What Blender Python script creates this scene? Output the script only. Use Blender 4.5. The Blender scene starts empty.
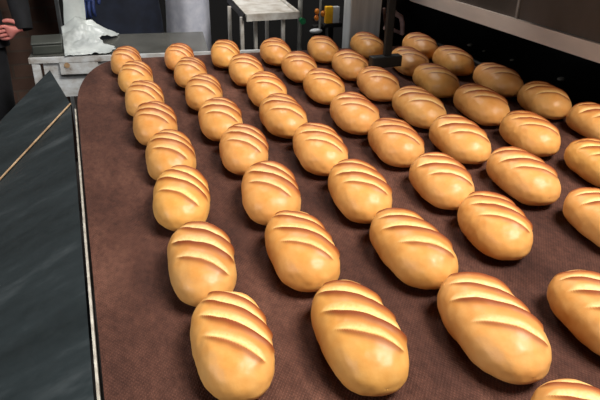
import bpy, bmesh, math, random
import numpy as np
from mathutils import Vector, Matrix, noise

random.seed(7)
SC = bpy.context.scene
COL = SC.collection
PI = math.pi
ZB = 0.90                      # height of the belt surface


# ------------------------------------------------------------------ camera
F = 620.0
RM = np.array([[0.9398936513190521, -0.3408954362652293, 0.01975413231906237],
               [-0.14631995553808516, -0.4543437159604753, -0.8787276360616865],
               [0.3085294067369799, 0.823020102610359, -0.47691457922542196]])
CPOS = np.array([0.0, 0.0, 1.61])


def ray(px, py):
    return RM.T @ np.array([(px - 300) / F, (py - 200) / F, 1.0])


def atz(px, py, z):
    r = ray(px, py)
    return Vector(CPOS + r * (z - CPOS[2]) / r[2])


def aty(px, py, y):
    r = ray(px, py)
    return Vector(CPOS + r * y / r[1])


def atx(px, py, x):
    r = ray(px, py)
    return Vector(CPOS + r * x / r[0])


cd = bpy.data.cameras.new('camera')
cd.sensor_width = 36.0
cd.lens = F * 36.0 / 600.0
cd.clip_start = 0.02
cam = bpy.data.objects.new('camera', cd)
COL.objects.link(cam)
mw = Matrix.Identity(4)
for i in range(3):
    mw[i][0] = RM[0][i]
    mw[i][1] = -RM[1][i]
    mw[i][2] = -RM[2][i]
    mw[i][3] = CPOS[i]
cam.matrix_world = mw
SC.camera = cam


# ------------------------------------------------------------------ helpers
def lin(r, g, b):
    def f(c):
        c /= 255.0
        return c / 12.92 if c <= 0.04045 else ((c + 0.055) / 1.055) ** 2.4
    return (f(r), f(g), f(b), 1.0)


class NT:
    def __init__(self, name):
        self.m = bpy.data.materials.new(name)
        self.m.use_nodes = True
        self.t = self.m.node_tree
        self.b = self.t.nodes['Principled BSDF']

    def n(self, kind, **kw):
        nd = self.t.nodes.new(kind)
        for k, v in kw.items():
            if hasattr(nd, k):
                setattr(nd, k, v)
        return nd

    def l(self, a, b):
        self.t.links.new(a, b)

    def coords(self, scale=(1, 1, 1), rot=(0, 0, 0), kind='Object'):
        tc = self.n('ShaderNodeTexCoord')
        mp = self.n('ShaderNodeMapping')
        mp.inputs['Scale'].default_value = scale
        mp.inputs['Rotation'].default_value = rot
        self.l(tc.outputs[kind], mp.inputs[0])
        return mp.outputs[0]

    def noise(self, vec, scale, detail=4.0, rough=0.55):
        t = self.n('ShaderNodeTexNoise')
        t.inputs['Scale'].default_value = scale
        t.inputs['Detail'].default_value = detail
        t.inputs['Roughness'].default_value = rough
        self.l(vec, t.inputs['Vector'])
        return t.outputs['Fac']

    def ramp(self, fac, stops):
        r = self.n('ShaderNodeValToRGB')
        e = r.color_ramp.elements
        while len(e) < len(stops):
            e.new(0.5)
        for el, (p, c) in zip(e, stops):
            el.position = p
            el.color = c if len(c) == 4 else (*c, 1)
        self.l(fac, r.inputs[0])
        return r.outputs[0]

    def mix(self, fac, a, b, mode='MIX'):
        x = self.n('ShaderNodeMix', data_type='RGBA', blend_type=mode)
        for s, v in ((x.inputs[0], fac), (x.inputs[6], a), (x.inputs[7], b)):
            if isinstance(v, (int, float)):
                s.default_value = v
            elif isinstance(v, tuple):
                s.default_value = v
            else:
                self.l(v, s)
        return x.outputs[2]

    def math(self, op, a, b=0.0):
        x = self.n('ShaderNodeMath', operation=op)
        for s, v in ((x.inputs[0], a), (x.inputs[1], b)):
            if isinstance(v, (int, float)):
                s.default_value = v
            else:
                self.l(v, s)
        return x.outputs[0]

    def bump(self, h, strength=0.3, dist=0.002):
        b = self.n('ShaderNodeBump')
        b.inputs['Strength'].default_value = strength
        b.inputs['Distance'].default_value = dist
        self.l(h, b.inputs['Height'])
        self.l(b.outputs[0], self.b.inputs['Normal'])

    def set(self, color=None, rough=None, metal=None, spec=None):
        i = self.b.inputs
        for s, v in ((i['Base Color'], color), (i['Roughness'], rough), (i['Metallic'], metal), (i['Specular IOR Level'], spec)):
            if v is None:
                continue
            if isinstance(v, (int, float, tuple)):
                s.default_value = v
            else:
                self.l(v, s)
        return self.m


def simple(name, c, rough=0.6, metal=0.0, c2=None, scale=12.0, bump=0.0, stretch=(1, 1, 1), spec=None):
    t = NT(name)
    v = t.coords(stretch)
    nz = t.noise(v, scale, 5.0)
    c2 = c2 or tuple(x * 0.6 for x in c[:3]) + (1,)
    col = t.ramp(nz, [(0.32, c2), (0.66, c)])
    if bump:
        t.bump(nz, bump, 0.004)
    return t.set(col, rough, metal, spec)


class MB:
    """collects shapes in one bmesh and links it as one mesh object"""

    def __init__(self):
        self.bm = bmesh.new()

    def box(self, lo, hi, bev=0.0):
        vs = [self.bm.verts.new((x, y, z)) for x in (lo[0], hi[0]) for y in (lo[1], hi[1]) for z in (lo[2], hi[2])]
        fs = [self.bm.faces.new([vs[i] for i in q]) for q in
              ((0, 1, 3, 2), (4, 6, 7, 5), (0, 4, 5, 1), (2, 3, 7, 6), (0, 2, 6, 4), (1, 5, 7, 3))]
        if bev:
            es = set(e for f in fs for e in f.edges)
            bmesh.ops.bevel(self.bm, geom=list(es), offset=bev, segments=2, affect='EDGES', profile=0.5)
        return self

    def prism(self, poly, off):
        """polygon of 3-D points extruded by the vector off"""
        off = Vector(off)
        a = [self.bm.verts.new(Vector(p)) for p in poly]
        b = [self.bm.verts.new(Vector(p) + off) for p in poly]
        self.bm.faces.new(a)
        self.bm.faces.new(b[::-1])
        for i in range(len(a)):
            j = (i + 1) % len(a)
            self.bm.faces.new((a[j], a[i], b[i], b[j]))
        return self

    def tube(self, pts, r, seg=12, caps=True):
        pts = [Vector(p) for p in pts]
        rs = r if isinstance(r, (list, tuple)) else [r] * len(pts)
        rings = []
        up = None
        for i, p in enumerate(pts):
            d = (pts[min(i + 1, len(pts) - 1)] - pts[max(i - 1, 0)]).normalized()
            if up is None:
                up = d.orthogonal().normalized()
            up = (up - d * up.dot(d)).normalized()
            s = d.cross(up)
            rings.append([self.bm.verts.new(p + (up * math.cos(2 * PI * k / seg) + s * math.sin(2 * PI * k / seg)) * rs[i])
                          for k in range(seg)])
        for a, b in zip(rings, rings[1:]):
            for k in range(seg):
                self.bm.faces.new((a[k], a[(k + 1) % seg], b[(k + 1) % seg], b[k]))
        if caps:
            self.bm.faces.new(rings[0][::-1])
            self.bm.faces.new(rings[-1])
        return self

    def ball(self, c, r, scale=(1, 1, 1), seg=16):
        m = Matrix.Translation(c) @ Matrix.Diagonal((r * scale[0], r * scale[1], r * scale[2], 1))
        bmesh.ops.create_uvsphere(self.bm, u_segments=seg, v_segments=seg // 2 + 2, radius=1, matrix=m)
        return self

    def build(self, name, mat, parent=None, smooth=False):
        bmesh.ops.recalc_face_normals(self.bm, faces=self.bm.faces[:])
        me = bpy.data.meshes.new(name)
        self.bm.to_mesh(me)
        self.bm.free()
        me.materials.append(mat)
        if smooth:
            me.polygons.foreach_set('use_smooth', [True] * len(me.polygons))
            me.set_sharp_from_angle(angle=math.radians(40))
        o = bpy.data.objects.new(name, me)
        COL.objects.link(o)
        if parent is not None:
            o.parent = parent
            o.matrix_parent_inverse = parent.matrix_basis.inverted()
        return o


def tag(o, label, cat, group=None):
    o['label'] = label
    o['category'] = cat
    if group:
        o['group'] = group
    return o


def thing(name, label, cat, loc, group=None):
    o = bpy.data.objects.new(name, None)
    o.empty_display_size = 0.1
    o.location = loc
    COL.objects.link(o)
    return tag(o, label, cat, group)


def structure(o):
    o['kind'] = 'structure'
    return o


# ------------------------------------------------------------------ materials
def mat_crust():
    t = NT('bread_crust')
    at = t.n('ShaderNodeAttribute', attribute_name='bake')
    sep = t.n('ShaderNodeSeparateColor')
    t.l(at.outputs['Color'], sep.inputs[0])
    oi = t.n('ShaderNodeObjectInfo')
    v = t.coords()
    n1 = t.noise(v, 28.0, 4.0)
    n2 = t.noise(v, 160.0, 3.0)
    gold = t.ramp(n1, [(0.3, lin(228, 160, 82)), (0.7, lin(245, 189, 114))])
    brown = t.math('ADD', sep.outputs[2], t.math('MULTIPLY', t.math('SUBTRACT', n1, 0.5), 0.35))
    c = t.mix(t.math('MAXIMUM', t.math('MINIMUM', brown, 1.0), 0.0), gold, lin(158, 70, 16))
    c = t.mix(sep.outputs[1], c, lin(130, 55, 10))
    cream = t.ramp(n2, [(0.3, lin(240, 200, 128)), (0.7, lin(252, 226, 168))])
    c = t.mix(sep.outputs[0], c, cream)
    c = t.mix(1.0, c, oi.outputs['Color'], 'MULTIPLY')
    rough = t.math('ADD', t.math('MULTIPLY', t.math('MAXIMUM', sep.outputs[0], sep.outputs[1]), 0.3), 0.42)
    t.set(c, rough, 0.0, 0.4)
    t.bump(t.math('ADD', n2, t.math('MULTIPLY', n1, 1.5)), 0.25, 0.0012)
    return t.m


def mat_belt():
    t = NT('brown_woven_belt')
    v = t.coords()
    big = t.noise(t.coords((1.0, 0.45, 1.0)), 7.0, 5.0, 0.6)
    streak = t.noise(t.coords((1.0, 0.12, 1.0)), 60.0, 4.0, 0.6)
    base = t.ramp(big, [(0.28, lin(62, 39, 33)), (0.5, lin(93, 61, 50)), (0.75, lin(128, 89, 74))])
    base = t.mix(t.math('MULTIPLY', streak, 0.5), base, lin(70, 42, 36))

    def wave(rot, sc):
        w = t.n('ShaderNodeTexWave', wave_type='BANDS', bands_direction='X')
        w.inputs['Scale'].default_value = sc
        w.inputs['Distortion'].default_value = 0.6
        w.inputs['Detail'].default_value = 1.0
        t.l(t.coords((1, 1, 1), (0, 0, rot)), w.inputs['Vector'])
        return w.outputs['Fac']
    weave = t.math('MULTIPLY', wave(math.radians(38), 62.0), wave(math.radians(-38), 62.0))
    cross = wave(math.radians(90), 110.0)
    h = t.math('ADD', weave, t.math('MULTIPLY', cross, 0.5))
    spk = t.noise(t.coords((1.0, 0.6, 1.0), (0, 0, 0.6)), 95.0, 6.0, 0.75)
    base = t.mix(1.0, base, t.ramp(spk, [(0.3, (0.55, 0.52, 0.52, 1)), (0.7, (1.3, 1.28, 1.26, 1))]), 'MULTIPLY')
    dark = t.ramp(h, [(0.05, (0.66, 0.64, 0.63, 1)), (0.75, (1.1, 1.1, 1.1, 1))])
    c = t.mix(1.0, base, dark, 'MULTIPLY')
    t.bump(h, 0.5, 0.003)
    return t.set(c, 0.75, 0.0, 0.18)


def mat_plate():
    t = NT('dark_steel_plate')
    a = t.noise(t.coords((1.0, 3.2, 2.0), (0, 0, 0.5)), 3.2, 5.0, 0.6)
    b = t.noise(t.coords(), 40.0, 5.0, 0.65)
    c = t.ramp(a, [(0.30, lin(33, 41, 43)), (0.55, lin(48, 57, 60)), (0.80, lin(90, 97, 100))])
    c = t.mix(t.math('MULTIPLY', b, 0.35), c, lin(28, 33, 34))
    r = t.ramp(b, [(0.3, (0.42, 0.42, 0.42, 1)), (0.7, (0.6, 0.6, 0.6, 1))])
    t.set(c, r, 0.25, 0.4)
    t.bump(b, 0.12, 0.002)
    return t.m


def mat_brick():
    t = NT('brown_brick')
    v = t.coords((1, 1, 1), (PI / 2, 0, 0))
    br = t.n('ShaderNodeTexBrick')
    br.inputs['Scale'].default_value = 1.0
    br.inputs['Brick Width'].default_value = 0.22
    br.inputs['Row Height'].default_value = 0.075
    br.inputs['Mortar Size'].default_value = 0.006
    br.inputs['Color1'].default_value = lin(122, 94, 80)
    br.inputs['Color2'].default_value = lin(98, 72, 62)
    br.inputs['Mortar'].default_value = lin(106, 92, 82)
    t.l(v, br.inputs['Vector'])
    nz = t.noise(t.coords(), 14.0, 6.0)
    c = t.mix(t.math('MULTIPLY', nz, 0.6), br.outputs['Color'], lin(66, 46, 40))
    t.bump(t.math('SUBTRACT', nz, br.outputs['Fac']), 0.5, 0.006)
    return t.set(c, 0.85)


def mat_rusty_white():
    t = NT('stained_white_paint')
    n1 = t.noise(t.coords((1, 1, 1.6)), 16.0, 6.0, 0.65)
    n2 = t.noise(t.coords(), 5.0, 3.0)
    c = t.ramp(n1, [(0.28, lin(112, 88, 66)), (0.42, lin(176, 172, 166)), (0.7, lin(214, 218, 220))])
    c = t.mix(t.math('MULTIPLY', n2, 0.35), c, lin(150, 162, 174))
    t.bump(n1, 0.15, 0.002)
    return t.set(c, 0.45)


M = {
    'crust': mat_crust(),
    'belt': mat_belt(),
    'plate': mat_plate(),
    'brick': mat_brick(),
    'white_paint': mat_rusty_white(),
    'edge': simple('worn_light_steel', lin(196, 192, 180), 0.4, 0.3, lin(140, 132, 120), 30, 0.1),
    'tan_edge': simple('tan_rusty_edge', lin(190, 160, 124), 0.6, 0.0, lin(130, 98, 66), 24),
    'dark_steel': simple('dark_steel', lin(46, 45, 46), 0.5, 0.4, lin(24, 23, 24), 14, 0.1),
    'black_steel': simple('black_steel', lin(26, 25, 25), 0.6, 0.2, lin(12, 12, 12), 14, 0.1),
    'beam': simple('grey_brown_beam', lin(220, 203, 190), 0.5, 0.1, lin(198, 181, 170), 9, 0.06, (1, 0.3, 1)),
    'panel': simple('brown_grey_panel', lin(96, 86, 80), 0.45, 0.35, lin(74, 66, 60), 4, 0.04, (1, 1, 0.5)),
    'seam': simple('pale_seam', lin(170, 160, 152), 0.5, 0.3),
    'table': simple('polished_table_steel', lin(140, 140, 134), 0.2, 0.6, lin(116, 116, 110), 8, 0.03),
    'stainless': simple('brushed_stainless', lin(216, 219, 218), 0.4, 0.2, lin(188, 192, 192), 12, 0.05, (3, 3, 0.25)),
    'white_cloth': simple('white_cloth', lin(222, 224, 236), 0.85, 0.0, lin(196, 200, 216), 20, 0.2),
    'sheet': simple('white_plastic_sheet', lin(198, 204, 202), 0.4, 0.0, lin(168, 174, 174), 9, 0.15),
    'navy': simple('navy_cloth', lin(24, 32, 50), 0.85, 0.0, lin(14, 20, 34), 18, 0.3),
    'black_cloth': simple('black_cloth', lin(26, 27, 32), 0.9, 0.0, lin(16, 17, 20), 18, 0.3),
    'skin': simple('skin', lin(218, 140, 130), 0.55, 0.0, lin(202, 116, 108), 40, 0.05),
    'blue': simple('blue_cloth', lin(26, 48, 104), 0.7, 0.0, lin(16, 32, 76), 30),
    'hair': simple('dark_hair', lin(52, 38, 30), 0.6, 0.0, lin(28, 20, 16), 60, 0.4, (1, 1, 0.2)),
    'eye': simple('eye_white', lin(235, 232, 228), 0.25, 0.0, lin(225, 222, 218)),
    'shoe': simple('black_leather', lin(22, 20, 20), 0.4, 0.0, lin(14, 13, 13)),
    'tray': simple('white_enamel', lin(228, 226, 220), 0.45, 0.0, lin(176, 166, 152), 14, 0.08),
    'pipe': simple('pale_pipe', lin(176, 176, 170), 0.4, 0.4, lin(120, 116, 110), 16),
    'green': simple('green_plastic', lin(24, 140, 84), 0.4, 0.0, lin(18, 108, 62)),
    'yellow': simple('yellow_card', lin(246, 190, 30), 0.6, 0.0, lin(232, 160, 22), 30),
    'orange': simple('orange_plastic', lin(224, 134, 34), 0.5, 0.0, lin(190, 98, 24), 30),
    'pink_pipe': simple('pinkish_copper_pipe', lin(205, 168, 160), 0.4, 0.3, lin(140, 112, 108), 20),
    'box_grey': simple('dark_green_grey_metal', lin(66, 70, 64), 0.5, 0.1, lin(46, 50, 46), 10),
    'floor': simple('dark_floor', lin(62, 52, 48), 0.6, 0.0, lin(40, 34, 32), 5, 0.1),
    'wall': simple('dark_wall', lin(20, 19, 20), 0.9, 0.0, lin(12, 12, 12), 5, 0.1),
    'ceiling': simple('dim_ceiling', lin(120, 116, 110), 0.9, 0.0, lin(92, 88, 84), 4),
    'white_plastic': simple('white_plastic', lin(214, 216, 218), 0.35, 0.0, lin(190, 192, 196), 20),
}

# ------------------------------------------------------------------ the room
structure(MB().box((-3.2, -2.2, -0.1), (4.2, 5.2, 0.0)).build('floor', M['floor']))
structure(MB().box((-3.2, 5.0, 0.0), (4.2, 5.2, 3.9)).build('wall_back', M['wall']))
structure(MB().box((-3.2, -2.2, 0.0), (-3.0, 5.0, 3.9)).build('wall_left', M['ceiling']))
structure(MB().box((4.0, -2.2, 0.0), (4.2, 5.0, 3.9)).build('wall_right', M['wall']))
structure(MB().box((-3.2, -2.2, 3.9), (4.2, 5.2, 4.0)).build('ceiling', M['ceiling']))
a = aty(57.5, 20, 3.7).x
structure(MB().box((-2.0, 3.7, 0.0), (a, 4.05, 3.9)).build('wall_brick', M['brick']))
structure(MB().box((a, 3.66, 0.0), (a + 0.018, 4.05, 3.9), 0.003).build('trim_1', M['stainless']))

# ------------------------------------------------------------------ conveyor
XL, XR = -0.026, 1.53
Y0, Y1 = 0.16, 2.53
conv = thing('conveyor', 'wide brown mesh belt conveyor carrying rows of bread loaves', 'conveyor', (0.75, 1.3, 0))
# outline of the belt, with the rounded far left corner and a far edge a little askew
out = [(XR, Y0), (XR, 2.44)]
p0, p1 = (0.18, 2.575), (XL + 0.012, 2.02)
corner = []
for k in range(15):
    th = PI / 2 * k / 14
    corner.append((p0[0] - (p0[0] - p1[0]) * math.sin(th), p1[1] + (p0[1] - p1[1]) * math.cos(th)))
out += corner + [(XL, 1.2), (XL - 0.006, 0.75), (XL - 0.008, Y0)]
MB().prism([(x, y, ZB - 0.012) for x, y in out], (0, 0, 0.012)).build('belt', M['belt'], conv)
rail = MB()
pts = [(XL + 0.007, 2.02), (XL - 0.006, 1.2), (XL - 0.012, 0.75), (XL - 0.014, Y0)]
rail.prism([(x, y, ZB - 0.06) for x, y in pts] + [(x - 0.0045, y, ZB - 0.06) for x, y in pts[::-1]], (0, 0, 0.063))
rail.build('side_rail', M['edge'], conv)
MB().box((XR + 0.008, Y0, ZB - 0.08), (XR + 0.03, 2.48, ZB + 0.012), 0.003).build('side_rail', M['black_steel'], conv)
MB().box((0.1, Y0 + 0.05, ZB - 0.13), (XR - 0.03, 2.36, ZB - 0.014)).build('bed', M['dark_steel'], conv)
MB().tube([(XL + 0.01, Y0, ZB - 0.062), (XR, Y0, ZB - 0.062)], 0.05, 24).build('roller', M['dark_steel'], conv, True)
for x in (0.16, XR - 0.1):
    for y in (0.3, 2.25):
        MB().box((x - 0.03, y - 0.03, 0.0), (x + 0.03, y + 0.03, ZB - 0.12), 0.004).build('leg', M['dark_steel'], conv)

# ------------------------------------------------------------------ loaves


def loaf_meshes(seed):
    rng = random.Random(seed)
    nu, nv = 150, 112
    cuts = [(-0.44, 0.80, 2, 50), (0.0, 1.05, 14, 64), (0.40, 1.0, 20, 68), (0.74, 0.85, 20, 68)]
    cuts = [(u + rng.uniform(-.035, .035), k * rng.uniform(.85, 1.15), a_ + rng.uniform(-5, 5), b_ * rng.uniform(.92, 1.08)) for u, k, a_, b_ in cuts]
    skew = rng.uniform(0.52, 0.76)
    off = Vector((rng.uniform(0, 50), rng.uniform(0, 50), 3.0))
    bulge = rng.uniform(-0.05, 0.05)
    co, bake, cutid = [], [], []

    def sgn(v, e):
        return math.copysign(abs(v) ** e, v)
    us = [math.sin(-PI / 2 + PI * i / nu) for i in range(nu + 1)]
    for u in us:
        s = max(0.0, 1 - abs(u) ** 2.9) ** (1 / 2.1)
        s *= 1 + bulge * u
        for j in range(nv):
            a = 2 * PI * j / nv
            c, si = math.cos(a), math.sin(a)
            X = sgn(c, 2 / 2.2)
            if si > 0:
                z = 0.42 + 0.58 * sgn(si, 2 / 2.2) * s
            else:
                z = 0.42 + 0.42 * sgn(si, 2 / 2.9) * s ** 0.8
            p = Vector((X * s * LW / 2, u * LL * .972 / 2, z * LH))
            nrm = Vector((c / (LW / 2) * 0.05, u ** 3 * 0.9, si / (LH * .5) * .045))
            nrm = nrm.normalized() if nrm.length > 1e-6 else Vector((0, math.copysign(1, u), 0))
            d = 0.0022 * noise.noise(p * 22 + off) + 0.0008 * noise.noise(p * 70 + off)
            cream = lip = brown = 0.0
            ci = -1
            phi = math.degrees(PI / 2 - a) if a <= PI * 1.0 or a > 1.5 * PI else -999
            if a > 1.5 * PI:
                phi = math.degrees(PI / 2 - (a - 2 * PI))
            top = max(0.0, min(1.0, (z - 0.38) / 0.4))
            brown += 0.20 * top + 0.25 * max(0.0, min(1.0, (u - 0.55) / 0.35)) * top
            for k, (uc, wk, phc, phl) in enumerate(cuts):
                if phi == -999:
                    continue
                q = (phi - phc) / phl
                if abs(q) >= 1.15:
                    continue
                w = 0.0116 * wk * math.sqrt(max(0.02, 1 - min(1.0, q * q)))
                t = p.y + skew * p.x - uc * LL / 2 + 0.006 * math.sin(math.radians(phi) * 1.3) + 0.0012 * noise.noise(p * 45 + off)
                tau = t / w
                fade = (0.72 if k == 0 else 1.0) * max(0.0, min(1.0, (1.12 - abs(q)) / 0.42))
                cr = fade * max(0.0, min(1.0, min((tau + 0.85) / 0.45, (1.5 - tau) / 1.2)))
                li = fade * math.exp(-((tau + 1.3) / 0.65) ** 2)
                if cr > cream:
                    cream = cr
                lip = max(lip, li)
                if -1.15 < tau < 1.0 and abs(q) < 1.0:
                    ci = k
                if tau < -0.9:
                    brown = max(brown, fade * 0.95 * math.exp(-(-tau - 0.9) / 2.6))
                d += fade * wk * (0.0040 * math.exp(-((tau + 1.2) / 0.7) ** 2) - 0.0038 * math.exp(-((tau - 0.15) / 0.62) ** 2))
            if u < -0.93:
                pass
            p = p + nrm * d
            p.z = max(p.z, 0.0)
            co.append(p)
            bake.append((cream, min(1.0, lip), max(0.0, min(1.0, brown)), 1.0))
            cutid.append(ci)
    faces, fcut = [], []
    for i in range(nu):
        for j in range(nv):
            k = (j + 1) % nv
            q = (i * nv + j, i * nv + k, (i + 1) * nv + k, (i + 1) * nv + j)
            ids = [cutid[x] for x in q]
            faces.append(q[::-1])
            fcut.append(max(ids) if sum(1 for x in ids if x >= 0) >= 3 else -1)
    full = bpy.data.meshes.new('tmp')
    full.from_pydata(co, [], faces)
    bmf = bmesh.new()
    bmf.from_mesh(full)
    bmesh.ops.recalc_face_normals(bmf, faces=bmf.faces[:])
    bmf.normal_update()
    nor = [v.normal.copy() for v in bmf.verts]
    if sum(nor[i * nv + nv // 4].z for i in range(40, 110)) < 0:
        nor = [-n for n in nor]
    bmf.free()
    bpy.data.meshes.remove(full)
    # pole rings collapse to a point: give them the axis direction
    for i in (0, nu):
        for j in range(nv):
            nor[i * nv + j] = Vector((0, -1 if i == 0 else 1, 0))
    res = []
    for want in (-1, 0, 1, 2, 3):
        fs = [f for f, c in zip(faces, fcut) if c == want]
        used = sorted(set(v for f in fs for v in f))
        mp = {v: n for n, v in enumerate(used)}
        me = bpy.data.meshes.new('bread_loaf' if want < 0 else 'score_cut')
        me.from_pydata([co[v] for v in used], [], [[mp[v] for v in f] for f in fs])
        ca = me.color_attributes.new('bake', 'FLOAT_COLOR', 'POINT')
        ca.data.foreach_set('color', [x for v in used for x in bake[v]])
        me.polygons.foreach_set('use_smooth', [True] * len(me.polygons))
        me.normals_split_custom_set_from_vertices([nor[v] for v in used])
        me.materials.append(M['crust'])
        res.append(me)
    return res


LOAVES = {
    'A1': (0.1687, 0.7405, -4.8119, 0.9491, 0.9861),
    'A2': (0.1701, 0.9763, -6.2411, 0.9688, 0.9903),
    'A3': (0.1808, 1.2427, -9.9441, 0.9659, 0.9997),
    'A4': (0.1954, 1.4797, -6.0425, 0.9546, 0.9808),
    'A5': (0.1906, 1.7145, -5.9884, 0.9091, 0.9851),
    'A6': (0.1905, 1.9382, -6.2155, 0.9099, 0.9757),
    'A7': (0.1911, 2.1751, -6.5987, 0.9123, 0.9772),
    'A8': (0.1828, 2.3996, -6.1472, 0.9133, 0.9515),
    'B1': (0.3662, 0.6983, -4.265, 1.0478, 1.0235),
    'B2': (0.3645, 0.9626, -3.728, 0.9996, 1.0149),
    'B3': (0.3782, 1.207, -10.8847, 0.9885, 1.0334),
    'B4': (0.3858, 1.4577, -10.297, 0.927, 1.0028),
    'B5': (0.3774, 1.6858, -6.3481, 0.928, 0.9857),
    'B6': (0.3824, 1.9412, -9.4664, 0.9519, 0.9715),
    'B7': (0.384, 2.1753, -8.4682, 0.8554, 0.9658),
    'B8': (0.3827, 2.3858, -8.9248, 0.8558, 0.9503),
    'C0': (0.5705, 0.3814, -6.3402, 1.0001, 1.0),
    'C1': (0.5863, 0.6459, -4.4309, 1.0385, 1.0566),
    'C2': (0.5759, 0.9003, -0.0783, 1.0313, 1.0162),
    'C3': (0.5786, 1.1533, -7.9793, 1.001, 1.0246),
    'C4': (0.5786, 1.4055, -6.6738, 1.0254, 1.0239),
    'C5': (0.5621, 1.6606, -3.2576, 1.0041, 1.0097),
    'C6': (0.5877, 1.9141, -6.0692, 0.9644, 1.0018),
    'C7': (0.5831, 2.1513, -7.2883, 0.9649, 0.9982),
    'C8': (0.5658, 2.3902, -10.7174, 0.9783, 0.9686),
    'D1': (0.7831, 0.6077, -2.5778, 0.92, 0.9792),
    'D2': (0.7864, 0.9178, -11.8828, 0.88, 1.0192),
    'D3': (0.7891, 1.1345, -7.3392, 0.8818, 1.0164),
    'D4': (0.7939, 1.3841, -7.9247, 0.9619, 1.0207),
    'D5': (0.7766, 1.6206, -5.0131, 0.9617, 1.0162),
    'D6': (0.7859, 1.8874, -5.7123, 0.9693, 1.0067),
    'D7': (0.7837, 2.1256, -5.9823, 0.9269, 1.0018),
    'D8': (0.764, 2.3536, -6.6504, 0.9272, 0.9999),
    'E2': (1.0331, 0.8607, -3.4725, 0.94, 0.9824),
    'E3': (0.9972, 1.102, -5.7296, 0.9908, 1.0109),
    'E4': (0.9757, 1.3455, -5.0554, 0.99, 1.0167),
    'E5': (0.9922, 1.6046, -3.8123, 1.0369, 1.0204),
    'E6': (0.9768, 1.8646, -6.9231, 0.9656, 1.0072),
    'E7': (0.9786, 2.102, -7.0127, 0.9653, 1.0076),
    'E8': (0.9649, 2.3472, -9.9019, 0.99, 0.9813),
    'F3': (1.2367, 1.0971, -4.8385, 0.9066, 0.9836),
    'F4': (1.1915, 1.32, -7.2929, 0.9059, 1.0142),
    'F5': (1.2, 1.5743, -5.896, 1.0505, 1.0247),
    'F6': (1.1934, 1.8411, -4.9625, 0.9848, 1.0116),
    'F7': (1.2205, 2.0831, -6.0468, 0.9837, 0.9995),
    'F8': (1.168, 2.3482, -5.6864, 0.9794, 0.9847),
    'G4': (1.443, 1.3282, -2.8244, 0.873, 0.958),
    'G5': (1.4224, 1.5429, -5.7165, 0.8725, 1.0165),
    'G6': (1.4138, 1.784, -3.2892, 1.0035, 1.0018),
    'G7': (1.393, 2.0395, -5.3386, 0.9737, 1.0072),
    'G8': (1.3831, 2.2788, -5.6861, 0.9727, 0.9902),
}
LL, LW, LH = 0.2449, 0.1252, 0.0915

VARIANTS = [loaf_meshes(s) for s in range(7)]
LINES = {'A': 'leftmost line', 'B': 'second line from the left', 'C': 'third line from the left', 'D': 'fourth line from the left',
         'E': 'fifth line from the left', 'F': 'sixth line from the left', 'G': 'rightmost shaded line'}
ORD = {8: 'farthest', 7: 'second from the far end', 6: 'third from the far end', 5: 'fourth from the far end',
       4: 'fifth from the far end', 3: 'sixth from the far end', 2: 'seventh from the far end', 1: 'eighth from the far end'}
SPECIAL = {
    'C0': 'golden loaf cut off by the bottom right corner of the photo',
    'A1': 'big golden loaf nearest the viewer in the leftmost line, four pale slashes',
    'B1': 'big golden loaf nearest the viewer in the second line from the left',
    'D1': 'nearest loaf in the fourth line from the left, cut off by the right edge',
    'E2': 'nearest loaf in the fifth line from the left, cut off by the right edge',
    'F3': 'nearest loaf in the sixth line from the left, cut off by the right edge',
    'G4': 'nearest shaded loaf in the rightmost line, under the beam, cut off by the edge',
    'F8': 'loaf in front of the grey steel column at the far end',
    'G8': 'dim loaf farthest back in the rightmost line under the hood',
    'F7': 'loaf behind the small dark bracket, second in the sixth line from the left',
}
proto = {}
for n_, key in enumerate(sorted(LOAVES)):
    x, y, yaw, sl, sw = LOAVES[key]
    vi = (n_ * 5 + n_ // 7) % 7
    vs = VARIANTS[vi]
    if vi not in proto:
        root = bpy.data.objects.new('bread_loaf', vs[0])
        kids = [bpy.data.objects.new('score_cut', me) for me in vs[1:]]
        proto[vi] = (root, kids)
    else:
        root = proto[vi][0].copy()
        kids = [k.copy() for k in proto[vi][1]]
    COL.objects.link(root)
    root.location = (x, y, ZB + 0.0008)
    root.rotation_euler = (0, 0, math.radians(yaw))
    fk = {8: (.94, .93), 7: (.96, .95), 6: (.98, .97)}.get(int(key[1]), (1, 1))
    root.scale = (sw * fk[0], sl, (1 + .5 * (sw - 1)) * fk[1])
    rr = random.Random(n_)
    g = rr.uniform(0.90, 1.06)
    root.color = (g, g * rr.uniform(0.95, 1.02), g * rr.uniform(0.88, 1.04), 1)
    for k in kids:
        COL.objects.link(k)
        k.parent = root
        k.color = root.color
        k['label'] = 'pale cream slash opened in the brown crust'
    lab = SPECIAL.get(key) or 'slashed golden loaf, %s in the %s' % (ORD[int(key[1])], LINES[key[0]])
    tag(root, lab, 'bread', 'slashed loaves on the conveyor belt')

# ------------------------------------------------------------------ left side plates
cov = thing('side_cover', 'dark grey steel side plate sloping down along the left of the belt', 'cover', (-0.4, 1.0, 0))
A_ = Vector((XL - 0.008, 2.08, ZB - 0.004))
B_ = Vector((XL - 0.0215, 0.75, ZB - 0.004))
B2 = Vector((XL - 0.0235, 0.2, ZB - 0.004))


def on_slope(px, py):
    # plane through the belt's left edge, falling to the left
    n = Vector((-0.42, 0.0, 1.0))
    n = (Vector((0.42, 0, -1)) * -1).normalized()
    n = Vector((-0.42, 0, 1)).normalized()
    r = Vector(ray(px, py))
    c = Vector(CPOS)
    return c + r * ((A_ - c).dot(n) / r.dot(n))


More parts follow.
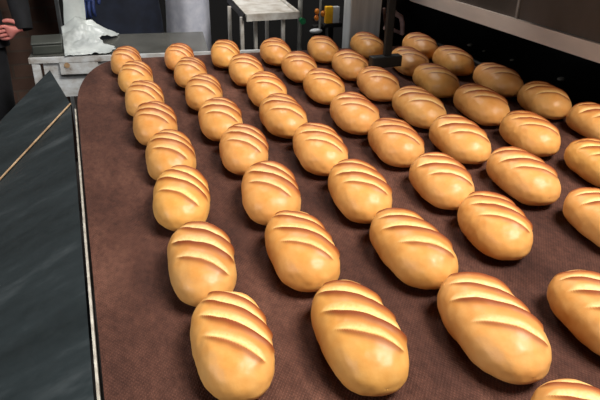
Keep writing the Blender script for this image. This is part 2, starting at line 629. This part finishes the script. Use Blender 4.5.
S0 = on_slope(0, 181)
S1 = on_slope(-160, 350)
low = [A_, S0, S1, Vector((S1.x, 0.2, S1.z)), B2, B_]
MB().prism(low, (0, 0, -0.01)).build('lower_plate', M['plate'], cov)
U0 = aty(50, 71, 2.50)
S0b = S0 + (S0 - A_) * 0.25
nu_ = (S0b - A_).cross(U0 - A_).normalized()
ru_ = Vector(ray(-14, 137))
U1 = Vector(CPOS) + ru_ * ((A_ - Vector(CPOS)).dot(nu_) / ru_.dot(nu_))
up = [A_ + Vector((0, 0, .004)), U0 + Vector((0, 0, .004)), Vector((0, 0, .004)) + U0 + (U1 - U0) * 1.3, S0b + Vector((0, 0, .004))]
MB().prism(up, (-0.002, 0.006, -0.008)).build('upper_plate', M['plate'], cov)
sd = (S0b - A_)
ln = MB()
ln.tube([A_ + sd * t + Vector((0, 0, .005)) for t in (0.0, 0.25, 0.5, 0.75, 1.0)], 0.0028, 8)
e_ = ln.build('edge_strip', M['tan_edge'], cov)
e_['label'] = 'worn tan edge between the plates'
for x, y in ((-0.10, 2.0), (-0.13, 0.4)):
    MB().box((x - 0.02, y - 0.02, 0), (x + 0.02, y + 0.02, ZB - 0.08)).build('leg', M['dark_steel'], cov)
for x, y in ((-0.42, 1.45), (-0.5, 0.4)):
    MB().box((x - 0.02, y - 0.02, 0), (x + 0.02, y + 0.02, 0.60)).build('leg', M['dark_steel'], cov)

# ------------------------------------------------------------------ table at the far end
T0 = atz(28, 58.5, 0.905)
T1 = atz(262, 50, 0.905)
dirx = (T1 - T0).normalized()
diry = Vector((-dirx.y, dirx.x, 0))
tb = thing('steel_table', 'polished steel worktable with white stained edge behind the belt', 'table', ((T0.x + T1.x) / 2, 2.75, 0))
DEP = 0.36
Tm = T0 + dirx * ((atz(209, 52, .905) - T0).dot(dirx))
MB().prism([T0 + diry * .012, Tm + diry * .012, Tm + diry * DEP, T0 + diry * DEP], (0, 0, -0.015)).build('table_top', M['table'], tb)
o = MB().prism([T0, T1, T1 + diry * .012, T0 + diry * .012], (0, 0, -0.022)).build('front_edge', M['white_paint'], tb)
o['label'] = 'white painted front edge with rust stains'
# apron left of the belt, in painted panels
ap = MB()
L0 = T0 + dirx * 0.05 + diry * 0.014
L1 = T0 + dirx * 0.36 + diry * 0.014
ap.prism([L0, L1, L1 + Vector((0, 0, -.17)), L0 + Vector((0, 0, -.17))], diry * 0.01)
ap.build('apron', M['white_paint'], tb)
b0 = T0 + dirx * 0.115 + Vector((0, 0, -.024))
b1 = T0 + dirx * 0.265 + Vector((0, 0, -.024))
br = MB().prism([b0, b1, b1 + Vector((0, 0, -.047)), b0 + Vector((0, 0, -.047))], diry * 0.008).build('bracket_plate', M['white_paint'], tb)
c_ = aty(67, 65, b0.y)
MB().tube([c_ + Vector((0, 0.004, 0)), c_ + Vector((0, -0.006, 0))], 0.011, 16).build('bolt', M['tan_edge'], br)
MB().prism([b0 + Vector((0, 0, -.048)), b1 + Vector((0, 0, -.048)), b1 + Vector((0, 0, -.056)), b0 + Vector((0, 0, -.056))],
           diry * 0.010).build('gap_strip', M['black_steel'], tb)
for d_, q_ in ((0.022, 0.02), (0.022, DEP - 0.03)):
    c_ = T0 + dirx * d_ + diry * q_
    MB().box((c_.x - 0.016, c_.y - 0.016, 0), (c_.x + 0.016, c_.y + 0.016, 0.884), 0.003).build('leg', M['white_paint'], tb)
for q_ in (0.06, DEP - 0.03):
    c_ = Tm - dirx * 0.03 + diry * q_
    MB().box((c_.x - 0.016, c_.y - 0.016, 0), (c_.x + 0.016, c_.y + 0.016, 0.888), 0.003).build('leg', M['white_paint'], tb)

# dark box on the table's left end
k0 = T0 + dirx * 0.015 + diry * 0.03
k1 = T0 + dirx * 0.132 + diry * 0.03
kb = thing('metal_box', 'dark green-grey metal box on the left end of the table', 'box', ((k0.x + k1.x) / 2, k0.y + .06, .906))
MB().box((k0.x, k0.y + .01, 0.906), (k1.x, k0.y + 0.15, 0.944), 0.006).build('body', M['box_grey'], kb)
MB().box((k0.x - .003, k0.y + .007, 0.9445), (k1.x + .003, k0.y + 0.153, 0.953), 0.004).build('lid', M['box_grey'], kb)

# white plastic sheet hanging behind the table and crumpled over its top
sh = bmesh.new()
hx0, hx1 = -0.16, -0.025
yb = T0.y + DEP - 0.05
NX, NY = 60, 60
grid = {}


def heap(x, y):
    f = max(0.0, min(1.0, (y - 2.66) / 0.30))
    e = max(0.0, min(1.0, (0.20 - x) / 0.10))
    h = 0.004 + e * (0.075 * f ** 1.6 * (0.75 + 0.5 * noise.noise(Vector((x * 14, y * 16, 2)))) + 0.012 * abs(noise.noise(Vector((x * 30, y * 22, 5)))))
    return h


for i in range(NX + 1):
    for j in range(NY + 1):
        x = -0.035 + 0.26 * i / NX
        y = 2.635 + (yb - 2.635) * j / NY
        grid[i, j] = sh.verts.new((x, y, 0.908 + heap(x, y)))
for i in range(NX):
    for j in range(NY):
        x = -0.035 + 0.26 * (i + .5) / NX
        y = (j + .5) / NY
        lim = 0.125 + 0.05 * y + 0.035 * math.sin(y * 9) + 0.02 * noise.noise(Vector((y * 12, 0, 0)))
        if x < lim:
            sh.faces.new((grid[i, j], grid[i + 1, j], grid[i + 1, j + 1], grid[i, j + 1]))
prev = None
for j in range(40):
    z = 0.91 + 0.62 * j / 39
    row = []
    for i in range(25):
        x = -0.022 + 0.09 * i / 24 + 0.05 * (z - 0.91)
        row.append(sh.verts.new((x + 0.006 * noise.noise(Vector((z * 9, i * .1, 7))), yb + 0.010 * noise.noise(Vector((x * 26, z * 5, 1))), z)))
    if prev:
        for i in range(24):
            sh.faces.new((prev[i], prev[i + 1], row[i + 1], row[i]))
    prev = row
for v in [v for v in sh.verts if not v.link_faces]:
    sh.verts.remove(v)
me = bpy.data.meshes.new('plastic_sheet')
sh.to_mesh(me)
sh.free()
me.materials.append(M['sheet'])
me.polygons.foreach_set('use_smooth', [True] * len(me.polygons))
so = bpy.data.objects.new('plastic_sheet', me)
COL.objects.link(so)
sm = so.modifiers.new('thickness', 'SOLIDIFY')
sm.thickness = 0.002
tag(so, 'crumpled white plastic sheet hanging behind and spread over the table', 'sheet')


# ------------------------------------------------------------------ people
def skin_mesh(name, verts, edges, rads, mat, root=0, sub=2):
    me = bpy.data.meshes.new(name)
    me.from_pydata(verts, edges, [])
    o = bpy.data.objects.new(name, me)
    COL.objects.link(o)
    o.modifiers.new('skin', 'SKIN')
    lay = me.skin_vertices[0].data
    for i, r in enumerate(rads):
        lay[i].radius = r if isinstance(r, tuple) else (r, r)
        lay[i].use_root = (i == root)
    s = o.modifiers.new('sub', 'SUBSURF')
    s.levels = sub
    s.render_levels = sub
    dg = bpy.context.evaluated_depsgraph_get()
    dg.update()
    ev = bpy.data.meshes.new_from_object(o.evaluated_get(dg))
    ev.name = name
    ev.materials.clear()
    ev.materials.append(mat)
    ev.polygons.foreach_set('use_smooth', [True] * len(ev.polygons))
    bpy.data.objects.remove(o)
    bpy.data.meshes.remove(me)
    return ev


def link(name, me, parent):
    o = bpy.data.objects.new(name, me)
    COL.objects.link(o)
    o.parent = parent
    return o


class Graph:
    def __init__(self):
        self.v, self.e, self.r, self.i = [], [], [], {}

    def add(self, key, p, r, frm=None):
        self.i[key] = len(self.v)
        self.v.append(tuple(p))
        self.r.append(r)
        if frm is not None:
            self.e.append((self.i[frm], self.i[key]))


def person(label, loc, yaw, arms, mat_top, mat_leg, coat=0.0, mat_hand=None, apron=None, h=1.75, slim=1.0):
    """arms: {'l': (elbow, wrist, hand direction, palm side)} in body coordinates; the body faces -Y"""
    root = bpy.data.objects.new('person', None)
    root.empty_display_size = 0.1
    COL.objects.link(root)
    root.location = loc
    root.rotation_euler = (0, 0, yaw)
    k = h / 1.75
    root.scale = (k, k, k)
    tag(root, label, 'person')
    g = Graph()
    g.add('pel', (0, 0, .95), .100 * slim)
    g.add('waist', (0, .0, 1.10), .095 * slim, 'pel')
    g.add('chest', (0, .0, 1.28), .105 * slim, 'waist')
    g.add('up', (0, .01, 1.40), .078, 'chest')
    g.add('neck', (0, .0, 1.51), .052, 'up')
    g.add('jaw', (0, -.018, 1.58), (.066, .07), 'neck')
    g.add('skull', (0, -.005, 1.66), (.075, .092), 'jaw')
    g.add('crown', (0, .005, 1.715), (.05, .06), 'skull')
    g.add('nose', (0, -.112, 1.635), .012, 'skull')
    for s, q in ((-1, 'r'), (1, 'l')):
        g.add('hip' + q, (s * .095, 0, .88), .088, 'pel')
        g.add('knee' + q, (s * .10, -.012, .49), .058, 'hip' + q)
        g.add('ank' + q, (s * .105, .03, .10), .040, 'knee' + q)
        g.add('toe' + q, (s * .115, -.13, .035), (.036, .026), 'ank' + q)
        el, wr, hd, side = [Vector(t) for t in arms[q]]
        g.add('sh' + q, (s * .175, .01, 1.40), .056, 'up')
        g.add('el' + q, el, .041, 'sh' + q)
        g.add('wr' + q, wr, (.028, .024), 'el' + q)
    body = skin_mesh('body', g.v, g.e, g.r, M['skin'])
    link('body', body, root)
    # hands: palm and five bent fingers, each its own chain from the palm
    for q in 'rl':
        el, wr, hd, side = [Vector(t) for t in arms[q]]
        hd.normalize()
        side = (side - hd * side.dot(hd)).normalized()       # direction from little finger to index
        curl = hd.cross(side).normalized()
        if curl.y < 0:
            curl = -curl
        hg = Graph()
        hg.add('w', wr - hd * 0.01, (.024, .018))
        hg.add('p', wr + hd * .045, (.030, .017), 'w')
        hg.add('p2', wr + hd * .075, (.030, .015), 'p')
        lens = (.062, .076, .080, .070)
        for n2, ln2 in enumerate(lens):
            o2 = side * (-.030 + .020 * n2)
            b_ = wr + hd * (.078 if n2 else .070) + o2
            hg.add('a%d' % n2, b_, .0092, 'p2')
            hg.add('b%d' % n2, b_ + hd * ln2 * .42 + curl * .008, .0088, 'a%d' % n2)
            hg.add('c%d' % n2, b_ + hd * ln2 * .68 + curl * .028, .0080, 'b%d' % n2)
            hg.add('d%d' % n2, b_ + hd * ln2 * .72 + curl * .048, .0070, 'c%d' % n2)
        hg.add('t0', wr + hd * .025 + side * .032 + curl * .004, .012, 'w')
        hg.add('t1', wr + hd * .055 + side * .048 + curl * .014, .0100, 't0')
        hg.add('t2', wr + hd * .080 + side * .046 + curl * .026, .0085, 't1')
        link('hand', skin_mesh('hand', hg.v, hg.e, hg.r, mat_hand or M['skin']), root)
    # clothes
    jb = MB()
    rings = [(.80 - coat, .215, .165), (.88, .205, .155), (.97, .198, .148), (1.10, .185, .138), (1.25, .195, .145), (1.36, .185, .125),
             (1.44, .125, .095), (1.49, .07, .072), (1.525, .062, .066)]
    pr = None
    for z, rx, ry in rings:
        row = []
        for i in range(40):
            a_ = 2 * PI * i / 40
            fold = 1 + 0.03 * math.sin(7 * a_ + z * 5) * max(0, min(1, (1.2 - z) * 3))
            row.append(jb.bm.verts.new((rx * fold * math.cos(a_), ry * slim * fold * math.sin(a_), z)))
        if pr:
            for i in range(40):
                jb.bm.faces.new((pr[i], pr[(i + 1) % 40], row[(i + 1) % 40], row[i]))
        pr = row
    for s, q in ((-1, 'r'), (1, 'l')):
        el, wr, hd, side = [Vector(t) for t in arms[q]]
        sh_ = Vector((s * .165, .01, 1.39))
        jb.tube([sh_ + Vector((-s * .05, 0, .03)), sh_, sh_.lerp(el, .5), el, el.lerp(wr, .5), wr + (wr - el).normalized() * .012],
                [.06, .075, .066, .056, .048, .038], 16)
    jo = jb.build('jacket', mat_top, None, True)
    jo.parent = root
    tr = Graph()
    tr.add('pel', (0, 0, .96), .112 * slim)
    for s, q in ((-1, 'r'), (1, 'l')):
        tr.add('hip' + q, (s * .098, 0, .86), .104 * slim, 'pel')
        tr.add('knee' + q, (s * .104, -.008, .49), .080, 'hip' + q)
        tr.add('ank' + q, (s * .108, .02, .09), .066, 'knee' + q)
    link('trousers', skin_mesh('trousers', tr.v, tr.e, tr.r, mat_leg), root)
    for s in (-1, 1):
        sg = Graph()
        sg.add('h', (s * .106, .055, .045), (.044, .042))
        sg.add('m', (s * .110, -.04, .048), (.046, .042), 'h')
        sg.add('t', (s * .116, -.155, .034), (.042, .030), 'm')
        link('shoe', skin_mesh('shoe', sg.v, sg.e, sg.r, M['shoe']), root)
        mb = MB().ball((s * .031, -.082, 1.655), .013)
        e_ = mb.build('eye', M['eye'], None, True)
        e_.parent = root
        e_ = MB().ball((s * .083, .008, 1.635), .03, (.35, .7, 1)).build('ear', M['skin'], None, True)
        e_.parent = root
    m_ = MB().ball((0, -.083, 1.592), .022, (1, .4, .28)).build('mouth', M['skin'], None, True)
    m_.parent = root
    hb = MB().ball((0, .014, 1.685), .098, (.95, 1.08, .9), 24)
    for v in hb.bm.verts:
        if v.co.y < -.02 and v.co.z < 1.70:
            v.co.y = -.02
        if v.co.z < 1.61:
            v.co.z = 1.61
    h_ = hb.build('hair', M['hair'], None, True)
    h_.parent = root
    if apron:
        ab = bmesh.new()
        pr = None
        for n2 in range(24):
            z = 1.25 - 0.85 * n2 / 23
            row = []
            for i in range(21):
                u = -1 + 2 * i / 20
                rx = (0.215 + 0.03 * max(0, 1.0 - z)) * math.sin(u * 1.25)
                ry = -(0.158 + 0.05 * max(0, 1.0 - z)) * math.cos(u * 1.25)
                row.append(ab.verts.new((rx, ry + 0.006 * math.sin(u * 14 + z * 3), z)))
            if pr:
                for i in range(20):
                    ab.faces.new((pr[i], pr[i + 1], row[i + 1], row[i]))
            pr = row
        am = bpy.data.meshes.new('apron')
        ab.to_mesh(am)
        ab.free()
        am.materials.append(apron)
        am.polygons.foreach_set('use_smooth', [True] * len(am.polygons))
        ao = link('apron', am, root)
        ms = ao.modifiers.new('thickness', 'SOLIDIFY')
        ms.thickness = 0.003
    return root


# man in black at the far left; his left hand shows in front of the jacket
Y_ = 3.38
hand_w = aty(24, 27, Y_ - 0.13)
base = Vector((aty(-43, 20, Y_).x, Y_, 0))


def rel(p, base):
    return tuple(Vector(p) - base)


wl = hand_w
ell = aty(11, -26, Y_ - .03)
person('person in black jacket standing at the left edge, bare hand in front',
       base, 0, {'l': (rel(ell, base), rel(wl, base), (-.95, -.12, -.22), (-.2, -.1, .95)),
                 'r': ((-.27, .03, 1.13), (-.22, -.12, .95), (.5, -.3, -.8), (.5, -.5, .5))},
       M['black_cloth'], M['black_cloth'])
# person in navy behind the table
base2 = Vector((aty(122, 20, 3.36).x, 3.36, 0))
wr2 = aty(89, -12, 3.16)
person('person in navy work clothes standing behind the steel table',
       base2, 0, {'r': ((-.26, .02, 1.16), rel(wr2, base2), (-.2, -.6, -.5), (.9, -.2, .2)),
                  'l': ((.215, .06, 1.13), (.17, -.12, 1.22), (-.5, -.5, .3), (.3, 0, .9))},
       M['navy'], M['navy'], 0.2, M['blue'])
# person in white seen from the side
base3 = Vector((aty(188, 20, 3.8).x, 3.8, 0))
person('person in white coat standing behind the table beside the navy worker',
       base3, math.radians(-90), {'r': ((-.2, .03, 1.16), (-.12, -.14, 1.36), (.2, -.3, .8), (.9, 0, .2)),
                                  'l': ((.2, .03, 1.16), (.12, -.14, 1.36), (-.2, -.3, .8), (-.9, 0, .2))},
       M['white_cloth'], M['white_cloth'], 0.25, slim=0.80)

# ------------------------------------------------------------------ white stand behind the belt
f0 = aty(246, 17.5, 3.0)
f1 = aty(297, 17.5, 3.0)
zt = (f0.z + f1.z) / 2 + .012
st = thing('tray_stand', 'white painted frame stand with a flat tray, beyond the belt end', 'stand', ((f0.x + f1.x) / 2, 3.2, 0))
bk0 = atz(231, 0, zt)
bk1 = atz(278, 0, zt)
dx = Vector((1, 0, 0))
q0, q1 = Vector((f0.x, 3.0, zt)), Vector((f1.x, 3.0, zt))
vb = Vector((bk0.x - f0.x, bk0.y - 3.0, 0)) * 1.12
q2, q3 = q1 + vb, q0 + vb
MB().prism([q0, q1, q2, q3], (0, 0, -0.008)).build('tray', M['tray'], st)
MB().prism([q0 + Vector((0, -.014, .012)), q1 + Vector((0, -.014, .012)), q1 + Vector((0, -.014, -.022)), q0 + Vector((0, -.014, -.022))],
           (0, .013, 0)).build('front_rail', M['tray'], st)
MB().prism([q0 + Vector((-.014, 0, .010)), q3 + Vector((-.014, 0, .010)), q3 + Vector((-.014, 0, -.02)), q0 + Vector((-.014, 0, -.02))],
           (.013, 0, 0)).build('side_rail', M['dark_steel'], st)
MB().prism([q1 + Vector((.001, 0, .010)), q2 + Vector((.001, 0, .010)), q2 + Vector((.001, 0, -.02)), q1 + Vector((.001, 0, -.02))],
           (.013, 0, 0)).build('side_rail', M['tray'], st)
for px, yy in ((242, 3.03), (283, 3.03), (255.5, 3.12), (230, 3.30), (267, 3.34)):
    c_ = aty(px, 30, yy)
    MB().box((c_.x - .009, c_.y - .009, 0), (c_.x + .009, c_.y + .009, zt - 0.008), .002).build('leg', M['tray'], st)

# pipes and small things in the dark behind
p_ = aty(300, 20, 3.1)
pp = thing('pipe_post', 'pale upright pipe with green valve handle right of the stand', 'pipe', (p_.x, 3.1, 0))
MB().tube([(p_.x, 3.1, 0), (p_.x, 3.1, 3.9)], 0.0125, 14).build('pipe', M['pipe'], pp, True)
c_ = aty(301, 20, 3.08)
vh = MB().tube([c_ + Vector((0, .0, 0)), c_ + Vector((0, -.03, 0))], [0.012, 0.017], 14).build('valve_handle', M['green'], pp, True)
vh['label'] = 'green valve handle'
MB().tube([(p_.x, 3.1, c_.z - .22), (p_.x, 3.1, c_.z - .17)], 0.018, 14).build('coupling', M['green'], pp, True)

p_ = aty(320, 20, 3.2)
p2 = thing('thin_pipe', 'thin upright pipe with orange clips left of the yellow carton', 'pipe', (p_.x, 3.2, 0))
zz = aty(320, 30, 3.2).z
MB().tube([(p_.x, 3.2, zz), (p_.x, 3.2, 3.9)], 0.0065, 12).build('pipe', M['pipe'], p2, True)
for (px, py) in ((317, 11.5), (323, 13.5), (316.5, 18)):
    c_ = aty(px, py, 3.19)
    MB().ball(c_, .0135, (1, .8, 1.2), 12).build('clip', M['orange'], p2, True)
c_ = aty(316, 31, 3.2)
MB().ball((c_.x, 3.2, c_.z), .03, (1.25, .8, .45), 16).build('outlet', M['white_plastic'], p2, True)
MB().box((p_.x - .03, 3.215, 0), (p_.x + .02, 3.25, zz + .02), .003).build('back_post', M['black_steel'], p2)

# shelf with the yellow and white carton
a_ = aty(325, 24, 3.25)
b_ = aty(343, 24, 3.25)
sf = thing('dark_shelf', 'dark steel shelf post under the yellow and white carton', 'shelf', ((a_.x + b_.x) / 2, 3.3, 0))
MB().box((a_.x - .01, 3.24, a_.z - .02), (b_.x, 3.42, a_.z - .0), .002).build('board', M['black_steel'], sf)
MB().box((a_.x + .02, 3.36, 0), (a_.x + .05, 3.39, a_.z - .02), .002).build('leg', M['black_steel'], sf)
MB().box((b_.x - .03, 3.36, 0), (b_.x - .01, 3.39, a_.z - .02), .002).build('leg', M['black_steel'], sf)
t_ = aty(326.5, 7, 3.25)
w_ = aty(340, 7, 3.25).x
mx = aty(333.5, 7, 3.25).x
ct = thing('carton', 'small yellow and white carton beside the grey steel column', 'box', ((t_.x + w_) / 2, 3.31, a_.z))
MB().box((t_.x, 3.25, a_.z + .0005), (mx, 3.28, t_.z), .002).build('yellow_side', M['yellow'], ct)
MB().box((mx, 3.25, a_.z + .0005), (w_, 3.28, t_.z - .003), .002).build('white_side', M['white_plastic'], ct)

# grey steel column behind the belt
c0 = aty(350, 20, 2.62)
c1 = aty(381, 20, 2.62)
gc = thing('steel_column', 'brushed grey steel column at the far end of the belt', 'column', ((c0.x + c1.x) / 2, 2.75, 0))
MB().box((c0.x, 2.62, 0), (c1.x, 2.70, 1.32), .006).build('casing', M['stainless'], gc)
MB().box((c0.x - .02, 2.60, 0.0), (c1.x + .005, 2.72, 0.06), .004).build('base_plate', M['dark_steel'], gc)

# black box added to keep the background dark, and bent pinkish pipe
d0 = aty(384, 20, 2.75)
mb_ = thing('dark_backdrop', 'added black backdrop box right of the grey steel column', 'machine', (d0.x + .3, 2.95, 0))
MB().box((c1.x + .012, 2.74, 0), (2.4, 2.80, 1.6), .01).build('casing', M['black_steel'], mb_)
MB().box((c1.x + .05, 2.725, 1.3), (c1.x + .5, 2.745, 1.7), .004).build('panel', M['dark_steel'], mb_)
pb = thing('bent_pipe', 'bent pinkish pipe before the black backdrop above the belt end', 'pipe', aty(395, 20, 2.66))
seq = [(390, -30), (390, 0), (391, 9), (396, 14), (401, 17), (402.5, 23), (402.5, 34)]
MB().tube([aty(*q, 2.66) for q in seq], 0.012, 14).build('pipe', M['pink_pipe'], pb, True)
MB().tube([aty(*q, 2.67) for q in ((384, 28), (390, 29), (396, 31), (403, 34))], 0.009, 12).build('branch_pipe', M['pink_pipe'], pb, True)
MB().tube([aty(*q, 2.68) for q in ((384, 8), (385, 20), (386, 29))], 0.007, 12).build('branch_pipe', M['pink_pipe'], pb, True)

# ------------------------------------------------------------------ hood on the right
XH = 1.56
hd = thing('oven_hood', 'grey-brown steel hood with lighter bottom beam over the belt right side', 'machine', (1.9, 1.7, 0))


def zlo(y):
    return 1.073 - (y - 1.484) * (0.035 / 1.261)


def zhi(y):
    return 1.128 - (y - 1.503) * (0.022 / 0.86)


ya, yz = 0.25, 2.72
HT = 1.66
CX, CY = 1.06, 1.06
bm_ = MB()
bm_.prism([(XH, ya, zlo(ya)), (XH, yz, zlo(yz)), (XH, yz, zhi(yz)), (XH, ya, zhi(ya))], (0.07, 0, 0))
bm_.build('bottom_beam', M['beam'], hd)
ys = 1.94
for (u, v) in ((ya, ys - .003), (ys + .003, yz)):
    MB().prism([(XH + .016, u, zhi(u)), (XH + .016, v, zhi(v)), (XH + .016, v, HT), (XH + .016, u, HT)], (0.02, 0, 0)).build('side_panel', M['panel'], hd)
MB().box((XH + .010, ys - .006, zhi(ys)), (XH + .02, ys + .006, HT), .001).build('seam_strip', M['seam'], hd)
MB().box((XH + .016, ya, HT), (2.6, yz, HT + .02)).build('roof', M['panel'], hd)
MB().prism([(CX, CY, HT), (XH + .016, CY, HT - .0), (XH + .016, 2.3, HT), (CX, 2.3, HT)], (0, 0, .03)).build('added_shade_board', M['panel'], hd)  # unseen board added to block the lamp over the right-hand loaves
MB().box((2.3, ya, 0.0), (2.32, yz, HT)).build('inner_wall', M['black_steel'], hd)
MB().box((XR + .04, ya, ZB - .10), (2.3, yz - .02, ZB - .06)).build('deck', M['black_steel'], hd)
for y in (ya + .05, yz - .05):
    MB().box((2.2, y - .04, 0), (2.28, y + .04, ZB - .10)).build('leg', M['black_steel'], hd)
for px, py, s in ((470, 45, 1), (561, 79, 1.2), (512, 60, .7), (484, 51, .6)):
    c_ = atz(px, py, ZB - .052)
    MB().ball(c_, 0.012 * s, (1.3, 1, .6), 12).build('bolt', M['edge'], hd, True)

# bracket hanging over the belt
gb = thing('hanging_bracket', 'small dark bracket on a rod hanging over the far end of belt', 'bracket', aty(388, 62, 1.95))
r0 = aty(386.5, 60, 1.96)
MB().box((r0.x - .014, 1.95, r0.z), (r0.x + .014, 1.968, HT - .0005), .002).build('rod', M['black_steel'], gb)
k0 = aty(373, 58, 1.94)
k1 = aty(401.5, 66.5, 1.94)
MB().box((k0.x, 1.94, k1.z), (k1.x, 1.975, k0.z), .003).build('foot', M['black_steel'], gb)
MB().box((r0.x - .03, 1.93, HT - .012), (r0.x + .03, 1.99, HT - .0005), .002).build('flange', M['black_steel'], gb)

# ------------------------------------------------------------------ light
w = bpy.data.worlds.new('world')
SC.world = w
w.use_nodes = True
w.node_tree.nodes['Background'].inputs[0].default_value = (0.75, 0.85, 1.0, 1)
w.node_tree.nodes['Background'].inputs[1].default_value = 0.0


def area(name, loc, target, sx, sy, power, color):
    l = bpy.data.lights.new(name, 'AREA')
    l.shape = 'RECTANGLE'
    l.size, l.size_y = sx, sy
    l.energy = power
    l.color = color
    o = bpy.data.objects.new(name, l)
    COL.objects.link(o)
    o.location = loc
    o.rotation_euler = (Vector(target) - Vector(loc)).to_track_quat('-Z', 'Y').to_euler()
    return o


area('ceiling_lamp', (1.4, 0.0, 3.75), (0.7, 1.3, 0.9), 1.5, 1.2, 225, (1.0, 0.96, 0.9))
area('back_fill_light', (0.5, 3.9, 3.75), (0.5, 3.4, 0.9), 1.4, 0.6, 70, (1.0, 0.97, 0.93))  # fill added to brighten the stand and far background
area('left_fill_light', (-2.7, 0.6, 1.9), (1.2, 1.6, 0.95), 2.0, 1.2, 38, (0.95, 0.97, 1.0))  # added fill from the left for beam and loaves, no window there

vs = SC.view_settings
vs.view_transform = 'Standard'
vs.look = 'None'
vs.exposure = 0.0
vs.gamma = 1.0
vs.use_curve_mapping = False
